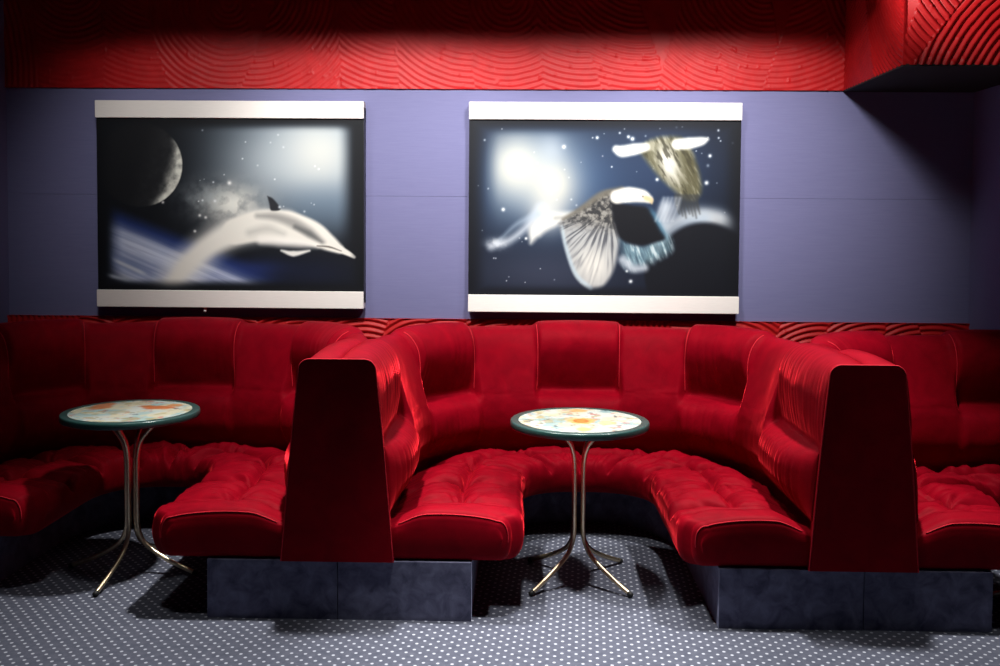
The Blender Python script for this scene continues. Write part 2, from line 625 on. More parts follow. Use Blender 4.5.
        I = np.vstack([side(-si[0], yl, y0 + 0.10, False), I, side(si[1], yr, y0 + 0.10, True)])
        return J, I
    yl0, yr0 = yl, yr
    yl, yr = yl + 0.036, yr + 0.036
    J, I = seat_paths()
    yl, yr = yl0, yr0
    # even out spacing along the mid line
    mid = (J + I) / 2
    ms = np.concatenate([[0], np.cumsum(np.linalg.norm(np.diff(mid, axis=0), axis=1))])
    nq = int(ms[-1] / 0.009)
    qs = np.linspace(0, ms[-1], nq)
    J = np.stack([np.interp(qs, ms, J[:, i]) for i in (0, 1)], -1)
    I = np.stack([np.interp(qs, ms, I[:, i]) for i in (0, 1)], -1)
    sc = qs - ms[-1] / 2
    if yl != yr:
        sc = qs - np.interp(0, mid[:, 0], ms)
    dl, dr = qs, ms[-1] - qs
    d_end = np.minimum(dl, dr)
    # plan rounding of the nose corner
    rc = 0.050
    qq = np.clip(1 - d_end / rc, 0, 1)
    inset = rc * (1 - np.sqrt(np.clip(1 - qq ** 2, 0, 1)))
    dirIJ = J - I
    L = np.linalg.norm(dirIJ, axis=1)
    din = dirIJ / L[:, None]
    NW, NN = 60, 18
    ws = np.linspace(0, 1, NW)
    rows = []
    lens = L
    ss2, ww = np.meshgrid(sc, ws)
    LL = np.broadcast_to(lens[None, :], ww.shape)
    dd = np.broadcast_to(d_end[None, :], ww.shape)
    top = 0.358 + 0.030 * np.sin(PI * np.clip(ww, 0, 1)) ** 0.7
    # tufting: crease lines across the seat at buttons, one line along it, and the end bolster crease
    btn = [-1.45, -1.08, -0.72, -0.32, 0.0, 0.32, 0.72, 1.08, 1.45]
    dc = np.full(ww.shape, 1.0)
    jit = 0.018 * vnoise(ss2 * 6, ww * 6, seed + 9)
    for bb in btn:
        dc = np.minimum(dc, np.abs(ss2 - bb + jit + 0.05 * (ww - 0.55)))
    dlng = np.abs((ww - 0.56) * LL + jit)
    mask_l = smoothstep(0.09, 0.12, dd)
    dc = np.minimum(dc, np.where(mask_l > 0.5, dlng, 1.0))
    dbol = np.abs(dd - 0.105)
    dc = dc + 0.15 * smoothstep(0.17, 0.10, dd)
    puff = (0.024 + 0.042 * smoothstep(0.0, 0.35, ww)) * (1 - np.exp(-dc / 0.030))
    crease_b = -0.014 * np.exp(-(dbol / 0.012) ** 2) + 0.010 * np.exp(-((dd - 0.055) / 0.04) ** 2)
    hb = np.zeros_like(ww)
    for bb in btn:
        r2 = np.hypot(ss2 - bb, (ww - 0.56) * LL)
        ang = np.arctan2((ww - 0.56) * LL, ss2 - bb)
        star = np.clip(np.cos(5 * ang + 4 * vnoise(ss2 * 3, ww * 3, seed)), 0, 1) ** 3 * 1.2
        hb -= 0.030 * np.exp(-(r2 / 0.03) ** 2) + 0.030 * np.exp(-(r2 / 0.12) ** 2) * star
    hb = hb * smoothstep(0.11, 0.19, dd)
    wr = 0.015 * fbm(ss2 * 26, ww * LL * 7, seed + 31, 4) + 0.012 * fbm(ss2 * 9, ww * LL * 5, seed + 71, 3)
    rid = -0.006 * np.abs(vnoise(ss2 * 30, ww * LL * 4, seed + 55)) * smoothstep(0.9, 0.3, ww)
    ztop = top + 0.006 * smoothstep(0.14, 0.0, dd) + puff + crease_b + hb + (wr + rid) * smoothstep(0.0, 0.12, dd)
    zc_, half = 0.345, 0.100
    for i in range(NW):
        Q = J + (I - J) * ws[i] - (-din) * 0
        Q = Q + din * (inset * ws[i] ** 1.5)[:, None]
        rows.append(np.concatenate([Q, ztop[i][:, None]], 1))
    zedge = ztop[-1]
    ph = np.linspace(0, PI, NN + 1)[1:]
    for p in ph:
        rr = 0.052 * np.sin(p) ** 0.75
        zz = zc_ + (np.cos(p)) * np.where(p < PI / 2, zedge - zc_, half)
        rip = 0.003 * fbm(sc * 14, np.full_like(sc, p * 1.2), seed + 5, 3) * math.sin(p)
        Q = I + din * inset[:, None] - din * (rr + rip)[:, None] if not np.isscalar(rip) else I
        rows.append(np.concatenate([Q, (zz + 0 * sc)[:, None]], 1))
    for wv in (0.7, 0.3, 0.0):
        rows.append(np.concatenate([J + (I - J) * wv, np.full((nq, 1), 0.245)], 1))
    S = np.array(rows)
    NR = S.shape[0]
    # rounded cap columns at both ends
    def cap_cols(colv, ydir):
        out = []
        cen_z = zc_
        Rr = 0.038
        for al in np.linspace(0, PI / 2, 8)[1:]:
            c2 = colv.copy()
            k = 1 - (Rr * (1 - math.cos(al))) / 0.10
            c2[:, 2] = cen_z + (c2[:, 2] - cen_z) * k
            xo = colv[0, 0]
            xs = (colv[:, 0] - xo)
            c2[:, 0] = xo + xs * (1 - Rr * (1 - math.cos(al)) / 0.5)
            c2[:, 1] = colv[:, 1] - Rr * math.sin(al)
            out.append(c2)
        base_c = out[-1]
        for k in (0.92, 0.75, 0.5, 0.25, 0.0):
            c3 = base_c.copy()
            c3[:, 2] = cen_z + (base_c[:, 2] - cen_z) * k
            c3[:, 1] -= 0.006 * (1 - k * k)
            out.append(c3)
        return out
    S[:, :, 1] += 0.0
    left = cap_cols(S[:, 0], -1)[::-1]
    right = cap_cols(S[:, -1], -1)
    S = np.concatenate([np.stack(left, 1), S, np.stack(right, 1)], 1)
    S[:, :, 1] -= OY
    ncs = S.shape[1]
    F = grid_faces(NR, ncs, flip=True)
    seat = link_mesh('seat', S.reshape(-1, 3), F, RED, root)
    # piping along the front top edge of both seat ends
    for cc in (8, ncs - 9):
        line = S[6:NW + 10, cc] + np.array([0, -0.0015, 0.001])
        vv, ff = tube_vf(line, 0.0026, 6)
        link_mesh('piping', vv, ff, PIPING, seat)
    # buttons
    for bb in btn:
        j = int(np.argmin(np.abs(sc - bb)))
        if d_end[j] < 0.15:
            continue
        p = S[int(NW * 0.56), j + 12]
        a = np.linspace(0, PI / 2, 5)
        prof = [(0.011 * math.cos(x), 0.006 * math.sin(x)) for x in a]
        vv, ff = [], []
        for rr, zz in prof:
            vv += [(p[0] + rr * math.cos(t), p[1] + rr * math.sin(t), p[2] - 0.002 + zz) for t in np.linspace(0, 2 * PI, 12, endpoint=False)]
        ff = grid_faces(5, 12, closed_c=True)
        link_mesh('button', vv, ff, RED, seat)

    # ---------------- plinth
    k = 120
    def pl_path(al, ar, bb, y00):
        th = np.linspace(PI, 0, k)
        c, s_ = np.cos(th), np.sin(th)
        a = np.where(c < 0, al, ar)
        cur = np.stack([a * np.sign(c) * np.abs(c) ** (2 / 2.6), y00 + bb * np.abs(s_) ** (2 / 2.6)], -1)
        return np.vstack([[(-al, yl - 0.012)], cur, [(ar, yr - 0.012)]])
    inn = pl_path(pl[0], pl[1], b_ + 0.03, y0)
    out = pl_path(1.083, 1.083, b_ + 0.22, y0)
    rows = [np.concatenate([q, np.full((len(q), 1), z)], 1) for q, z in ((inn, 0.0), (inn, 0.247), (out, 0.247), (out, 0.0))]
    A = np.array(rows)
    A[:, :, 1] -= OY
    n_ = A.shape[1]
    F = grid_faces(4, n_)
    F += [tuple(r * n_ for r in range(4))[::-1], tuple(r * n_ + n_ - 1 for r in range(4))]
    link_mesh('plinth', A.reshape(-1, 3), F, BLUEV, root, smooth=False)

    # ---------------- end panels
    for spec, ye in ((left_panel, yl), (right_panel, yr)):
        if not spec:
            continue
        xcen, wl, wr_, tw, bw = spec
        def outline(scale_in=0.0):
            pts = []
            zt, zb = 1.094, 0.248
            Rr = 0.045
            for sg in (-1, 1):
                side = []
                for zz in np.linspace(zb, zt - Rr, 14):
                    t = (zz - zb) / (zt - zb)
                    hw = bw + (tw - bw) * (t ** 0.9) + 0.006 * math.sin(PI * t)
                    side.append((sg * (hw - scale_in), zz))
                hw0 = side[-1][0]
                for al in np.linspace(0, PI / 2, 7)[1:]:
                    side.append((hw0 - sg * (Rr) * (1 - math.cos(al)), zt - Rr + Rr * math.sin(al) - scale_in))
                if sg < 0:
                    pts += side
                else:
                    pts += side[::-1]
            pts = [(min(max(x, -wl), wr_), z) for x, z in pts]
            return pts
        o0, o1 = outline(), outline(0.006)
        n0 = len(o0)
        rings = [[(xcen + x, ye + 0.010 - OY, z) for x, z in o0], [(xcen + x, ye - 0.018 - OY, z) for x, z in o0],
                 [(xcen + x, ye - 0.025 - OY, z) for x, z in o1]]
        vv = sum(rings, [])
        ff = []
        for r in range(2):
            for i in range(n0):
                j = (i + 1) % n0
                ff.append((r * n0 + i, r * n0 + j, (r + 1) * n0 + j, (r + 1) * n0 + i)[::-1])
        ff.append(tuple(range(2 * n0, 3 * n0))[::-1])
        ff.append(tuple(range(n0)))
        ep = link_mesh('end_panel', vv, ff, RED, root, smooth=False)
        edge = [np.array((xcen + x, ye - 0.022 - OY, z)) for x, z in o0]
        vv, ff = tube_vf(np.array(edge), 0.0030, 6)
        link_mesh('piping', vv, ff, PIPING, ep)
    return root


XC1, XC2, XC3 = -1.837, 0.333, 2.503
make_banquette('curved_banquette', 'red velvet curved banquette of the left booth, under the dolphin picture', XC1, 4.17, 3.945, seed=1, pl=(0.54, 0.538), si=(0.36, 0.325),
               left_panel=(-1.085, 0.02, 0.24, 0.155, 0.235))
make_banquette('curved_banquette', 'red velvet curved banquette of the middle booth, between two dark end panels', XC2, 3.945, 3.915, seed=2, pl=(0.525, 0.495), si=(0.36, 0.385),
               left_panel=(-1.085, 0.3, 0.3, 0.155, 0.235), right_panel=(1.078, 0.3, 0.3, 0.148, 0.222))
make_banquette('curved_banquette', 'red velvet curved banquette cut off by the right edge of the photo', XC3, 3.915, 4.005, b_=0.37, y0=4.60, seed=3, pl=(0.563, 0.54))

# ------------------------------------------------------------------ tables
def lin(c):
    c = np.asarray(c, float) / 255.0
    return np.where(c <= 0.04045, c / 12.92, ((c + 0.055) / 1.055) ** 2.4)


def make_table(label, x, y, rot, seed, legr=0.31, style=0, Rs=1.0, dH=0.0):
    t = thing('pedestal_table', label, 'table', (x, y, 0.0), 'small round tables in the booths')
    t.rotation_euler = (0, 0, rot)
    t.scale = (Rs, Rs, 1.0)
    H = 0.752 + dH
    # rim
    prof = [(0.283, H - 0.004), (0.285, H), (0.290, H), (0.313, H), (0.317, H - 0.0005), (0.3205, H - 0.003), (0.322, H - 0.008), (0.322, H - 0.026), (0.318, H - 0.031), (0.29, H - 0.033)]
    n = 96
    V = []
    for r, z in prof:
        V += [(r * math.cos(a), r * math.sin(a), z) for a in np.linspace(0, 2 * PI, n, endpoint=False)]
    link_mesh('table_rim', V, grid_faces(len(prof), n, closed_c=True, flip=True), GREEN, t)
    # printed top
    rr = np.linspace(0, 0.2865, 60)
    aa = np.linspace(0, 2 * PI, 180, endpoint=False)
    V, Cc = [], []
    RRg, AA = np.meshgrid(rr, aa, indexing='ij')
    # work in room-aligned coordinates so the pattern sits as photographed
    px = RRg * np.cos(AA + rot)
    py = RRg * np.sin(AA + rot)
    col = np.zeros(px.shape + (3,))
    col[:] = lin((226, 236, 228))

    def mix(c, a):
        nonlocal col
        col = col * (1 - a[..., None]) + lin(c) * a[..., None]
    if style == 0:
        mix((176, 214, 212), smoothstep(-0.25, 0.15, fbm(px * 11 + 4, py * 11, seed + 2)) * 0.8)
    k1 = fbm(px * 14, py * 14, seed)
    mix((150, 196, 200), smoothstep(0.08, 0.3, k1) * 0.75)
    mix((240, 232, 196), smoothstep(0.05, 0.3, fbm(px * 16 + 9, py * 16, seed + 3)) * 0.8)
    mix((190, 176, 120), smoothstep(0.24, 0.4, fbm(px * 22 + 3, py * 22, seed + 5)) * 0.7)
    mix((214, 120, 110), smoothstep(0.42, 0.5, fbm(px * 30 + 3, py * 30 + 8, seed + 8)) * 0.7)
    mix((60, 92, 110), smoothstep(0.46, 0.54, fbm(px * 34 + 13, py * 34 + 8, seed + 13)) * 0.8)

    def blob(cx, cy, ax, ay, c, al):
        d = np.hypot((px - cx) / ax, (py - cy) / ay)
        d = d + 0.35 * fbm(px * 30, py * 30, seed + 21)
        mix(c, smoothstep(1.0, 0.6, d) * al)
    if style == 0:
        blob(0.10, 0.10, 0.10, 0.06, (226, 116, 40), 0.9)
        blob(0.16, 0.16, 0.06, 0.04, (232, 140, 60), 0.8)
        blob(0.02, 0.13, 0.05, 0.03, (200, 120, 60), 0.7)
        blob(-0.19, 0.12, 0.06, 0.12, (226, 130, 60), 0.85)
        blob(-0.05, -0.02, 0.05, 0.05, (190, 180, 130), 0.6)
    else:
        blob(0.005, -0.02, 0.085, 0.10, (246, 196, 116), 0.95)
        blob(0.005, -0.02, 0.045, 0.055, (232, 152, 66), 0.9)
        blob(0.005, 0.24, 0.05, 0.05, (244, 190, 110), 0.8)
        blob(0.005, -0.21, 0.04, 0.05, (246, 200, 120), 0.8)
        blob(0.12, -0.06, 0.05, 0.06, (250, 226, 150), 0.7)
        ring = np.exp(-((np.hypot(px - 0.005, py + 0.02) - 0.03) / 0.006) ** 2)
        mix((190, 90, 50), ring * 0.7)
        fr = ((np.abs(np.abs(px + 0.135) - 0.05) < 0.004) & (np.abs(py + 0.02) < 0.05)) | ((np.abs(np.abs(py + 0.02) - 0.05) < 0.006) & (np.abs(px + 0.135) < 0.05))
        mix((170, 190, 160), fr * 0.5)
    V = np.stack([RRg * np.cos(AA), RRg * np.sin(AA), np.full(px.shape, H - 0.0015)], -1).reshape(-1, 3)
    link_mesh('table_top', V, grid_faces(60, 180, closed_c=True), TABLEPRINT, t, colors=col.reshape(-1, 3) * 0.70)
    # underside board
    prof = [(0.0, H - 0.034), (0.30, H - 0.034), (0.30, H - 0.020), (0.0, H - 0.020)]
    V = []
    for r, z in prof:
        V += [(max(r, 1e-4) * math.cos(a), max(r, 1e-4) * math.sin(a), z) for a in np.linspace(0, 2 * PI, 64, endpoint=False)]
    link_mesh('underside_board', V, grid_faces(4, 64, closed_c=True, flip=True), UNDER, t, smooth=False)
    prof = [(0.0001, H - 0.046), (0.15, H - 0.046), (0.155, H - 0.034), (0.0001, H - 0.034)]
    V = []
    for r, z in prof:
        V += [(r * math.cos(a), r * math.sin(a), z) for a in np.linspace(0, 2 * PI, 48, endpoint=False)]
    link_mesh('mounting_plate', V, grid_faces(4, 48, closed_c=True, flip=True), UNDER, t, smooth=False)
    # four bent tubes
    for k in range(4):
        a = PI / 4 + k * PI / 2
        rz = [(0.135, H - 0.044), (0.085, 0.672), (0.052, 0.630), (0.034, 0.575), (0.029, 0.50), (0.029, 0.40), (0.029, 0.30), (0.030, 0.235), (0.040, 0.185),
              (0.068, 0.140), (0.115, 0.105), (0.20, 0.061), (legr, 0.014)]
        P = catmull([(r * math.cos(a), r * math.sin(a), z) for r, z in rz], 90)
        V, F = tube_vf(P, 0.0105, 12)
        lg = link_mesh('leg', V, F, BRASS, t)
        d = P[-1] - P[-3]
        d /= np.linalg.norm(d)
        V, F = tube_vf([P[-1] - d * 0.010, P[-1] - d * 0.001, P[-1] + d * 0.010], [0.0118, 0.0122, 0.0118], 12)
        link_mesh('foot_cap', V, F, RUBBER, lg)
    return t


make_table('round brass-legged table in the left booth, below the dolphin picture', -1.825, 4.45, math.radians(-97 + 135), 31, style=0, Rs=0.965, dH=0.018, legr=0.325)
make_table('round brass-legged table in the middle booth, orange motif centred on its top', 0.282, 4.44, 0.0, 52, style=1)
make_table('brass-legged table at the right edge, only the tip of one foot showing', 2.515, 4.28, math.radians(45), 77, legr=0.405, style=0)


# ------------------------------------------------------------------ pictures
class Canvas:
    def __init__(self, x0, x1, y0, y1, nx, ny):
        self.X, self.Y = np.meshgrid(np.linspace(x0, x1, nx), np.linspace(y0, y1, ny))
        self.c = np.zeros(self.X.shape + (3,))

    def fill(self, c):
        self.c[:] = c

    def mix(self, c, a):
        a = np.clip(a, 0, 1)[..., None]
        self.c = self.c * (1 - a) + np.asarray(c, float) * a

    def screen(self, c, a):
        a = np.clip(a, 0, 1)[..., None]
        self.c = 255 - (255 - self.c) * (1 - np.asarray(c, float) / 255 * a)

    def gauss(self, cx, cy, rx, ry, c, al=1.0, ang=0.0, p=2.0, screen=False):
        ca, sa = math.cos(ang), math.sin(ang)
        dx, dy = self.X - cx, self.Y - cy
        u = (dx * ca + dy * sa) / rx
        v = (-dx * sa + dy * ca) / ry
        a = np.exp(-(u * u + v * v) ** (p / 2)) * al
        (self.screen if screen else self.mix)(c, a)

    def stroke(self, pts, rad, c, al=1.0, soft=1.5):
        """tapered soft stroke along a polyline; returns the coverage"""
        P = catmull(np.asarray(pts, float), 60)
        R = np.interp(np.linspace(0, 1, 60), np.linspace(0, 1, len(rad)), rad)
        best = np.full(self.X.shape, 1e9)
        for (x, y), r in zip(P, R):
            best = np.minimum(best, np.hypot(self.X - x, self.Y - y) - r)
        a = smoothstep(soft, -soft, best) * al
        self.mix(c, a)
        return a

    def poly_mask(self, pts, soft=1.5):
        pts = catmull(np.asarray(list(pts) + [pts[0]], float), 90)
        inside = np.zeros(self.X.shape, bool)
        dmin = np.full(self.X.shape, 1e9)
        for i in range(len(pts) - 1):
            (x1, y1), (x2, y2) = pts[i], pts[i + 1]
            cond = ((y1 > self.Y) != (y2 > self.Y))
            with np.errstate(divide='ignore', invalid='ignore'):
                xi = (x2 - x1) * (self.Y - y1) / (y2 - y1 + 1e-9) + x1
            inside ^= cond & (self.X < xi)
            ex, ey = x2 - x1, y2 - y1
            t = np.clip(((self.X - x1) * ex + (self.Y - y1) * ey) / (ex * ex + ey * ey + 1e-9), 0, 1)
            dmin = np.minimum(dmin, np.hypot(self.X - x1 - t * ex, self.Y - y1 - t * ey))
        d = np.where(inside, -dmin, dmin)
        return smoothstep(soft, -soft, d)

    def stars(self, n, x0, x1, y0, y1, seed, big=1.4):
        r = random.Random(seed)
        for _ in range(n):
            x, y = r.uniform(x0, x1), r.uniform(y0, y1)
            s = r.uniform(0.5, big) * (1.0 if r.random() < 0.85 else 1.5)
            self.gauss(x, y, s, s, (230, 240, 255), r.uniform(0.4, 1.0), screen=True)


def paint_dolphin(nx, ny):
    C = Canvas(97, 364, 117, 291, nx, ny)
    X, Y = C.X, C.Y
    C.fill((14, 18, 25))
    # pale grey-blue glow filling the upper right, ending softly at the print margin
    box = smoothstep(357, 336, X) * smoothstep(116, 133, Y)
    g = (0.28 + 0.72 * smoothstep(185, 320, X)) * smoothstep(150, 225, X) * smoothstep(262, 165, Y) * box
    C.mix((138, 156, 172), g)
    C.mix((206, 208, 204), np.exp(-np.abs((X - 316) / 46) ** 2.4 - np.abs((Y - 152) / 40) ** 2.2) * box * 0.66)
    C.mix((236, 232, 216), np.exp(-(((X - 318) / 26) ** 2 + ((Y - 150) / 24) ** 2)) * box * 0.35)
    C.mix((196, 206, 212), np.exp(-(((X - 270) / 46) ** 2 + ((Y - 160) / 34) ** 2)) * box * 0.50)
    C.mix((96, 120, 146), smoothstep(240, 320, X) * smoothstep(250, 210, Y) * smoothstep(170, 205, Y) * box * 0.45)
    # galaxy cloud
    n = fbm(X / 9, Y / 9, 5)
    C.mix((236, 236, 228), np.exp(-(((X - 232) / 30) ** 2 + ((Y - 203) / 19) ** 2)) * np.clip(0.95 + 0.7 * n, 0, 1))
    C.mix((170, 182, 188), np.exp(-(((X - 207) / 24) ** 2 + ((Y - 197) / 16) ** 2)) * np.clip(0.45 + 0.8 * n, 0, 1) * 0.7)
    # moon
    d = np.hypot(X - 140, Y - 164)
    disc = smoothstep(43.5, 41.8, d)
    C.mix((20, 22, 27), disc)
    q = ((X - 140) * 0.95 + (Y - 164) * 0.31) / 42.5
    tex = np.clip(0.80 + 0.55 * fbm(X / 5, Y / 5, 8), 0.2, 1.15)
    C.mix((66, 68, 70), disc * smoothstep(-0.2, 0.7, q) * 0.45 * tex)
    C.mix((226, 228, 218), disc * smoothstep(0.55, 0.88, q) * tex)
    C.mix((240, 242, 232), disc * smoothstep(34, 41, d) * smoothstep(0.45, 0.8, q) * 0.8 * tex)
    # bright curved planet edge, lower left, with streaks
    edge = 214 + (X - 112) * 0.40
    below = Y - edge
    m = smoothstep(0, 20, below) * smoothstep(290, 279, Y) * smoothstep(102, 124, X) * smoothstep(300, 235, X)
    C.mix((42, 64, 138), smoothstep(-12, 5, below) * smoothstep(288, 276, Y) * smoothstep(104, 122, X) * smoothstep(330, 230, X) * 0.75)
    st = fbm((X - 0.4 * Y) / 60, (Y - 0.42 * X) / 4.5, 12)
    C.mix((212, 222, 246), m * np.clip(0.90 + 0.45 * st, 0.1, 1.0))
    C.mix((64, 84, 136), np.exp(-((below - 45) / 7) ** 2) * m * 0.5 * smoothstep(170, 130, X))
    C.mix((22, 26, 36), smoothstep(52, 68, below) * smoothstep(150, 108, X) * 0.9)
    C.mix((210, 218, 232), np.exp(-((Y - (263 + (X - 118) * 0.45)) / 2.4) ** 2) * smoothstep(108, 120, X) * smoothstep(152, 138, X) * 0.9)
    C.mix((190, 200, 215), np.exp(-((Y - (277 + (X - 110) * 0.25)) / 2.4) ** 2) * smoothstep(102, 112, X) * smoothstep(137, 124, X) * 0.8)
    # dark water under the dolphin
    C.mix((18, 24, 44), np.exp(-(((X - 312) / 46) ** 2 + ((Y - 272) / 17) ** 2)) * 0.9 * smoothstep(244, 256, Y))
    C.mix((34, 52, 120), np.exp(-(((X - 258) / 26) ** 2 + ((Y - 268) / 9) ** 2)) * 0.55)
    # dolphin: blurred tail, sharper head
    C.stroke([(170, 288), (186, 268), (208, 246), (232, 232), (258, 225)], [15, 15, 15, 14, 14], (240, 240, 236), 0.75, 13)
    C.stroke([(172, 284), (190, 262), (212, 244), (238, 231), (262, 225), (286, 225)], [7, 9, 10, 13, 15, 15], (242, 240, 232), 0.95, 6)
    C.stroke([(236, 231), (262, 225), (288, 226), (312, 232), (328, 241), (340, 248)], [13, 15.5, 16, 12.5, 8.5, 4.5], (238, 236, 228), 1.0, 2.4)
    C.stroke([(330, 244), (342, 249), (350, 253), (355, 256)], [5, 3.4, 2.4, 1.6], (236, 234, 226), 1.0, 1.2)
    C.stroke([(258, 215), (276, 216), (294, 222), (310, 231), (324, 241)], [2, 4, 5, 4.5, 1.5], (150, 150, 148), 0.85, 4)
    C.stroke([(296, 226), (310, 233), (322, 241)], [2.0, 2.8, 1], (88, 90, 92), 0.75, 3.0)
    C.stroke([(250, 232), (268, 228), (284, 233)], [3, 4, 2], (176, 176, 172), 0.55, 5)
    C.stroke([(262, 240), (280, 241), (300, 243), (318, 245)], [4, 5, 4, 2], (252, 250, 244), 0.8, 4)
    C.stroke([(318, 245), (330, 246), (342, 250)], [0.5, 0.8, 0.3], (84, 80, 74), 0.9, 0.9)
    C.stroke([(282, 250), (294, 253), (310, 250)], [1, 3.0, 1.0], (232, 232, 228), 1.0, 1.6)
    fin = C.poly_mask([(268, 195), (274, 198), (281, 208), (272, 209.5), (270, 203)], 1.2)
    C.mix((40, 42, 48), fin)
    C.stars(22, 195, 320, 128, 212, 3, 1.0)
    C.gauss(230, 182, 2.0, 2.0, (255, 255, 255), 0.9, screen=True)
    for x, y in ((200, 215), (206, 217), (195, 231), (163, 202)):
        C.gauss(x, y, 1.4, 1.4, (240, 240, 240), 0.9, screen=True)
    # dark margin of the print
    mg = np.minimum.reduce([smoothstep(97, 114, X), smoothstep(364, 349, X), smoothstep(117, 129, Y), smoothstep(291, 278, Y)])
    C.mix((11, 14, 20), (1 - mg) * 0.93)
    return C.c


def paint_eagle(nx, ny):
    C = Canvas(470, 739, 121, 291, nx, ny)
    X, Y = C.X, C.Y
    C.fill((16, 24, 40))
    C.mix((64, 92, 132), np.exp(-(((X - 560) / 95) ** 2 + ((Y - 180) / 58) ** 2)) * 0.9)
    C.mix((40, 62, 100), np.exp(-(((X - 665) / 52) ** 2 + ((Y - 165) / 42) ** 2)) * 0.6)
    C.mix((66, 72, 94), np.exp(-(((X - 545) / 75) ** 2 + ((Y - 270) / 25) ** 2)) * 0.6)
    box = smoothstep(478, 502, X) * smoothstep(123, 140, Y)
    C.mix((146, 166, 184), np.exp(-np.abs((X - 532) / 48) ** 2.6 - np.abs((Y - 170) / 46) ** 2.6) * box * 0.80)
    C.mix((228, 226, 212), np.exp(-(((X - 516) / 27) ** 2 + ((Y - 166) / 28) ** 2)) * box * 0.88)
    C.mix((232, 228, 212), np.exp(-(((X - 553) / 23) ** 2 + ((Y - 184) / 26) ** 2)) * box * 0.88)
    C.mix((190, 202, 214), np.exp(-(((X - 552) / 13) ** 2 + ((Y - 150) / 16) ** 2)) * box * 0.5)
    C.mix((228, 230, 226), np.exp(-(((X - 548) / 16) ** 2 + ((Y - 212) / 16) ** 2)) * 0.75)
    # white tail wisps
    n = fbm(X / 6, Y / 6, 3)
    C.mix((214, 222, 230), np.exp(-(((X - 498) / 10) ** 2 + ((Y - 241) / 5) ** 2)) * np.clip(0.9 + n, 0, 1))
    C.stroke([(492, 244), (510, 238), (526, 226), (542, 208)], [3, 3, 3, 6], (206, 216, 228), 0.85, 5)
    C.stroke([(532, 240), (537, 228), (552, 218), (574, 213)], [1, 7, 7, 3], (236, 238, 234), 0.95, 4)
    C.stroke([(500, 238), (518, 222), (538, 212)], [1, 2, 3], (180, 198, 216), 0.5, 3)
    C.stroke([(556, 216), (572, 214), (590, 205)], [2, 2, 2], (150, 152, 150), 0.6, 3)
    C.stars(70, 478, 735, 126, 285, 21, 0.8)
    C.stars(26, 590, 735, 128, 200, 8, 1.2)
    for x, y, s in ((632, 139, 2.0), (628, 137, 1.5), (706, 181, 2.0), (597, 138, 1.5), (564, 147, 1.8), (657, 178, 1.6), (709, 155, 1.7), (504, 208, 1.7), (527, 236, 1.4), (628, 267, 1.3), (632, 277, 1.8)):
        C.gauss(x, y, s, s, (240, 248, 255), 1.0, screen=True)
    # dark planet, lower right, with a bright soft rim
    d = np.hypot((X - 704) / 58.0, (Y - 268) / 58.0)
    ang = np.arctan2(-(Y - 268), X - 704)
    C.mix((14, 18, 28), smoothstep(1.04, 0.97, d))
    C.mix((200, 212, 224), np.exp(-((d - 0.97) / 0.12) ** 2) * smoothstep(0.55, 1.1, ang) * smoothstep(2.9, 2.2, ang) * 0.75)
    C.mix((212, 218, 222), np.exp(-(((X - 706) / 22) ** 2 + ((Y - 216 - (X - 706) * 0.12) / 9) ** 2)) * 0.85)
    C.stroke([(660, 256), (672, 238), (688, 224), (704, 216)], [4, 8, 8, 6], (176, 194, 212), 0.75, 7)
    C.stroke([(666, 204), (662, 220), (656, 234)], [5, 7, 5], (204, 216, 228), 0.75, 6)
    C.mix((14, 18, 28), smoothstep(0.90, 0.78, d))
    # lower eagle: wing
    wing = C.poly_mask([(560, 221), (575, 212), (596, 197), (612, 190), (620, 204), (621, 228), (616, 262), (607, 279), (598, 284), (588, 283), (577, 272), (568, 250)], 3.2)
    a2 = np.arctan2(Y - 206, X - 610)
    rr = np.hypot(X - 610, Y - 206)
    wob = 2.4 * vnoise(a2 * 7, rr / 40, 3) + 1.2 * vnoise(a2 * 19, rr / 25, 7)
    fe = np.clip(0.5 + 0.5 * np.sin(a2 * 34 + wob * 2) + 0.3 * vnoise(a2 * 40, rr / 9, 9), 0, 1)
    C.mix((178, 182, 184), wing)
    C.mix((62, 66, 76), wing * fe ** 1.5 * smoothstep(88, 30, rr) * 0.80)
    C.mix((252, 250, 240), wing * np.exp(-(((X - 594) / 17) ** 2 + ((Y - 262) / 19) ** 2)) * 0.75 * (0.6 + 0.4 * (1 - fe)))
    C.stroke([(563, 224), (567, 244), (577, 270), (592, 284)], [1, 1.6, 2, 2], (196, 216, 228), 0.8, 2)
    mott = fbm(X / 3.0, Y / 3.0, 19)
    up = wing * smoothstep(234, 212, Y - (X - 590) * 0.12)
    C.mix((104, 102, 98), up * 0.85)
    C.mix((38, 40, 44), up * smoothstep(-0.05, 0.3, mott) * 0.75)
    C.mix((178, 178, 172), up * smoothstep(0.1, 0.4, -mott) * 0.6)
    C.stroke([(564, 217), (584, 205), (602, 193), (622, 188)], [1.2, 2.6, 3.4, 3], (112, 108, 98), 0.85, 2.5)
    # tail / legs, teal-white
    t2 = C.poly_mask([(622, 236), (644, 242), (664, 230), (672, 246), (652, 258), (640, 264), (626, 262)], 6)
    st = np.clip(0.5 + 0.9 * fbm((X * 0.5 + Y) / 14, (X - 0.4 * Y) / 2.6, 4), 0, 1)
    C.mix((150, 192, 206), t2 * (0.45 + 0.5 * st))
    C.mix((226, 236, 240), t2 * smoothstep(0.5, 0.9, st) * 0.7)
    C.stroke([(624, 256), (634, 264), (646, 264)], [4, 4, 3], (196, 206, 218), 0.85, 4)
    # dark body
    body = C.poly_mask([(611, 200), (632, 203), (648, 206), (657, 218), (666, 234), (656, 239), (640, 242), (622, 236), (615, 220)], 2.6)
    C.mix((12, 15, 24), body)
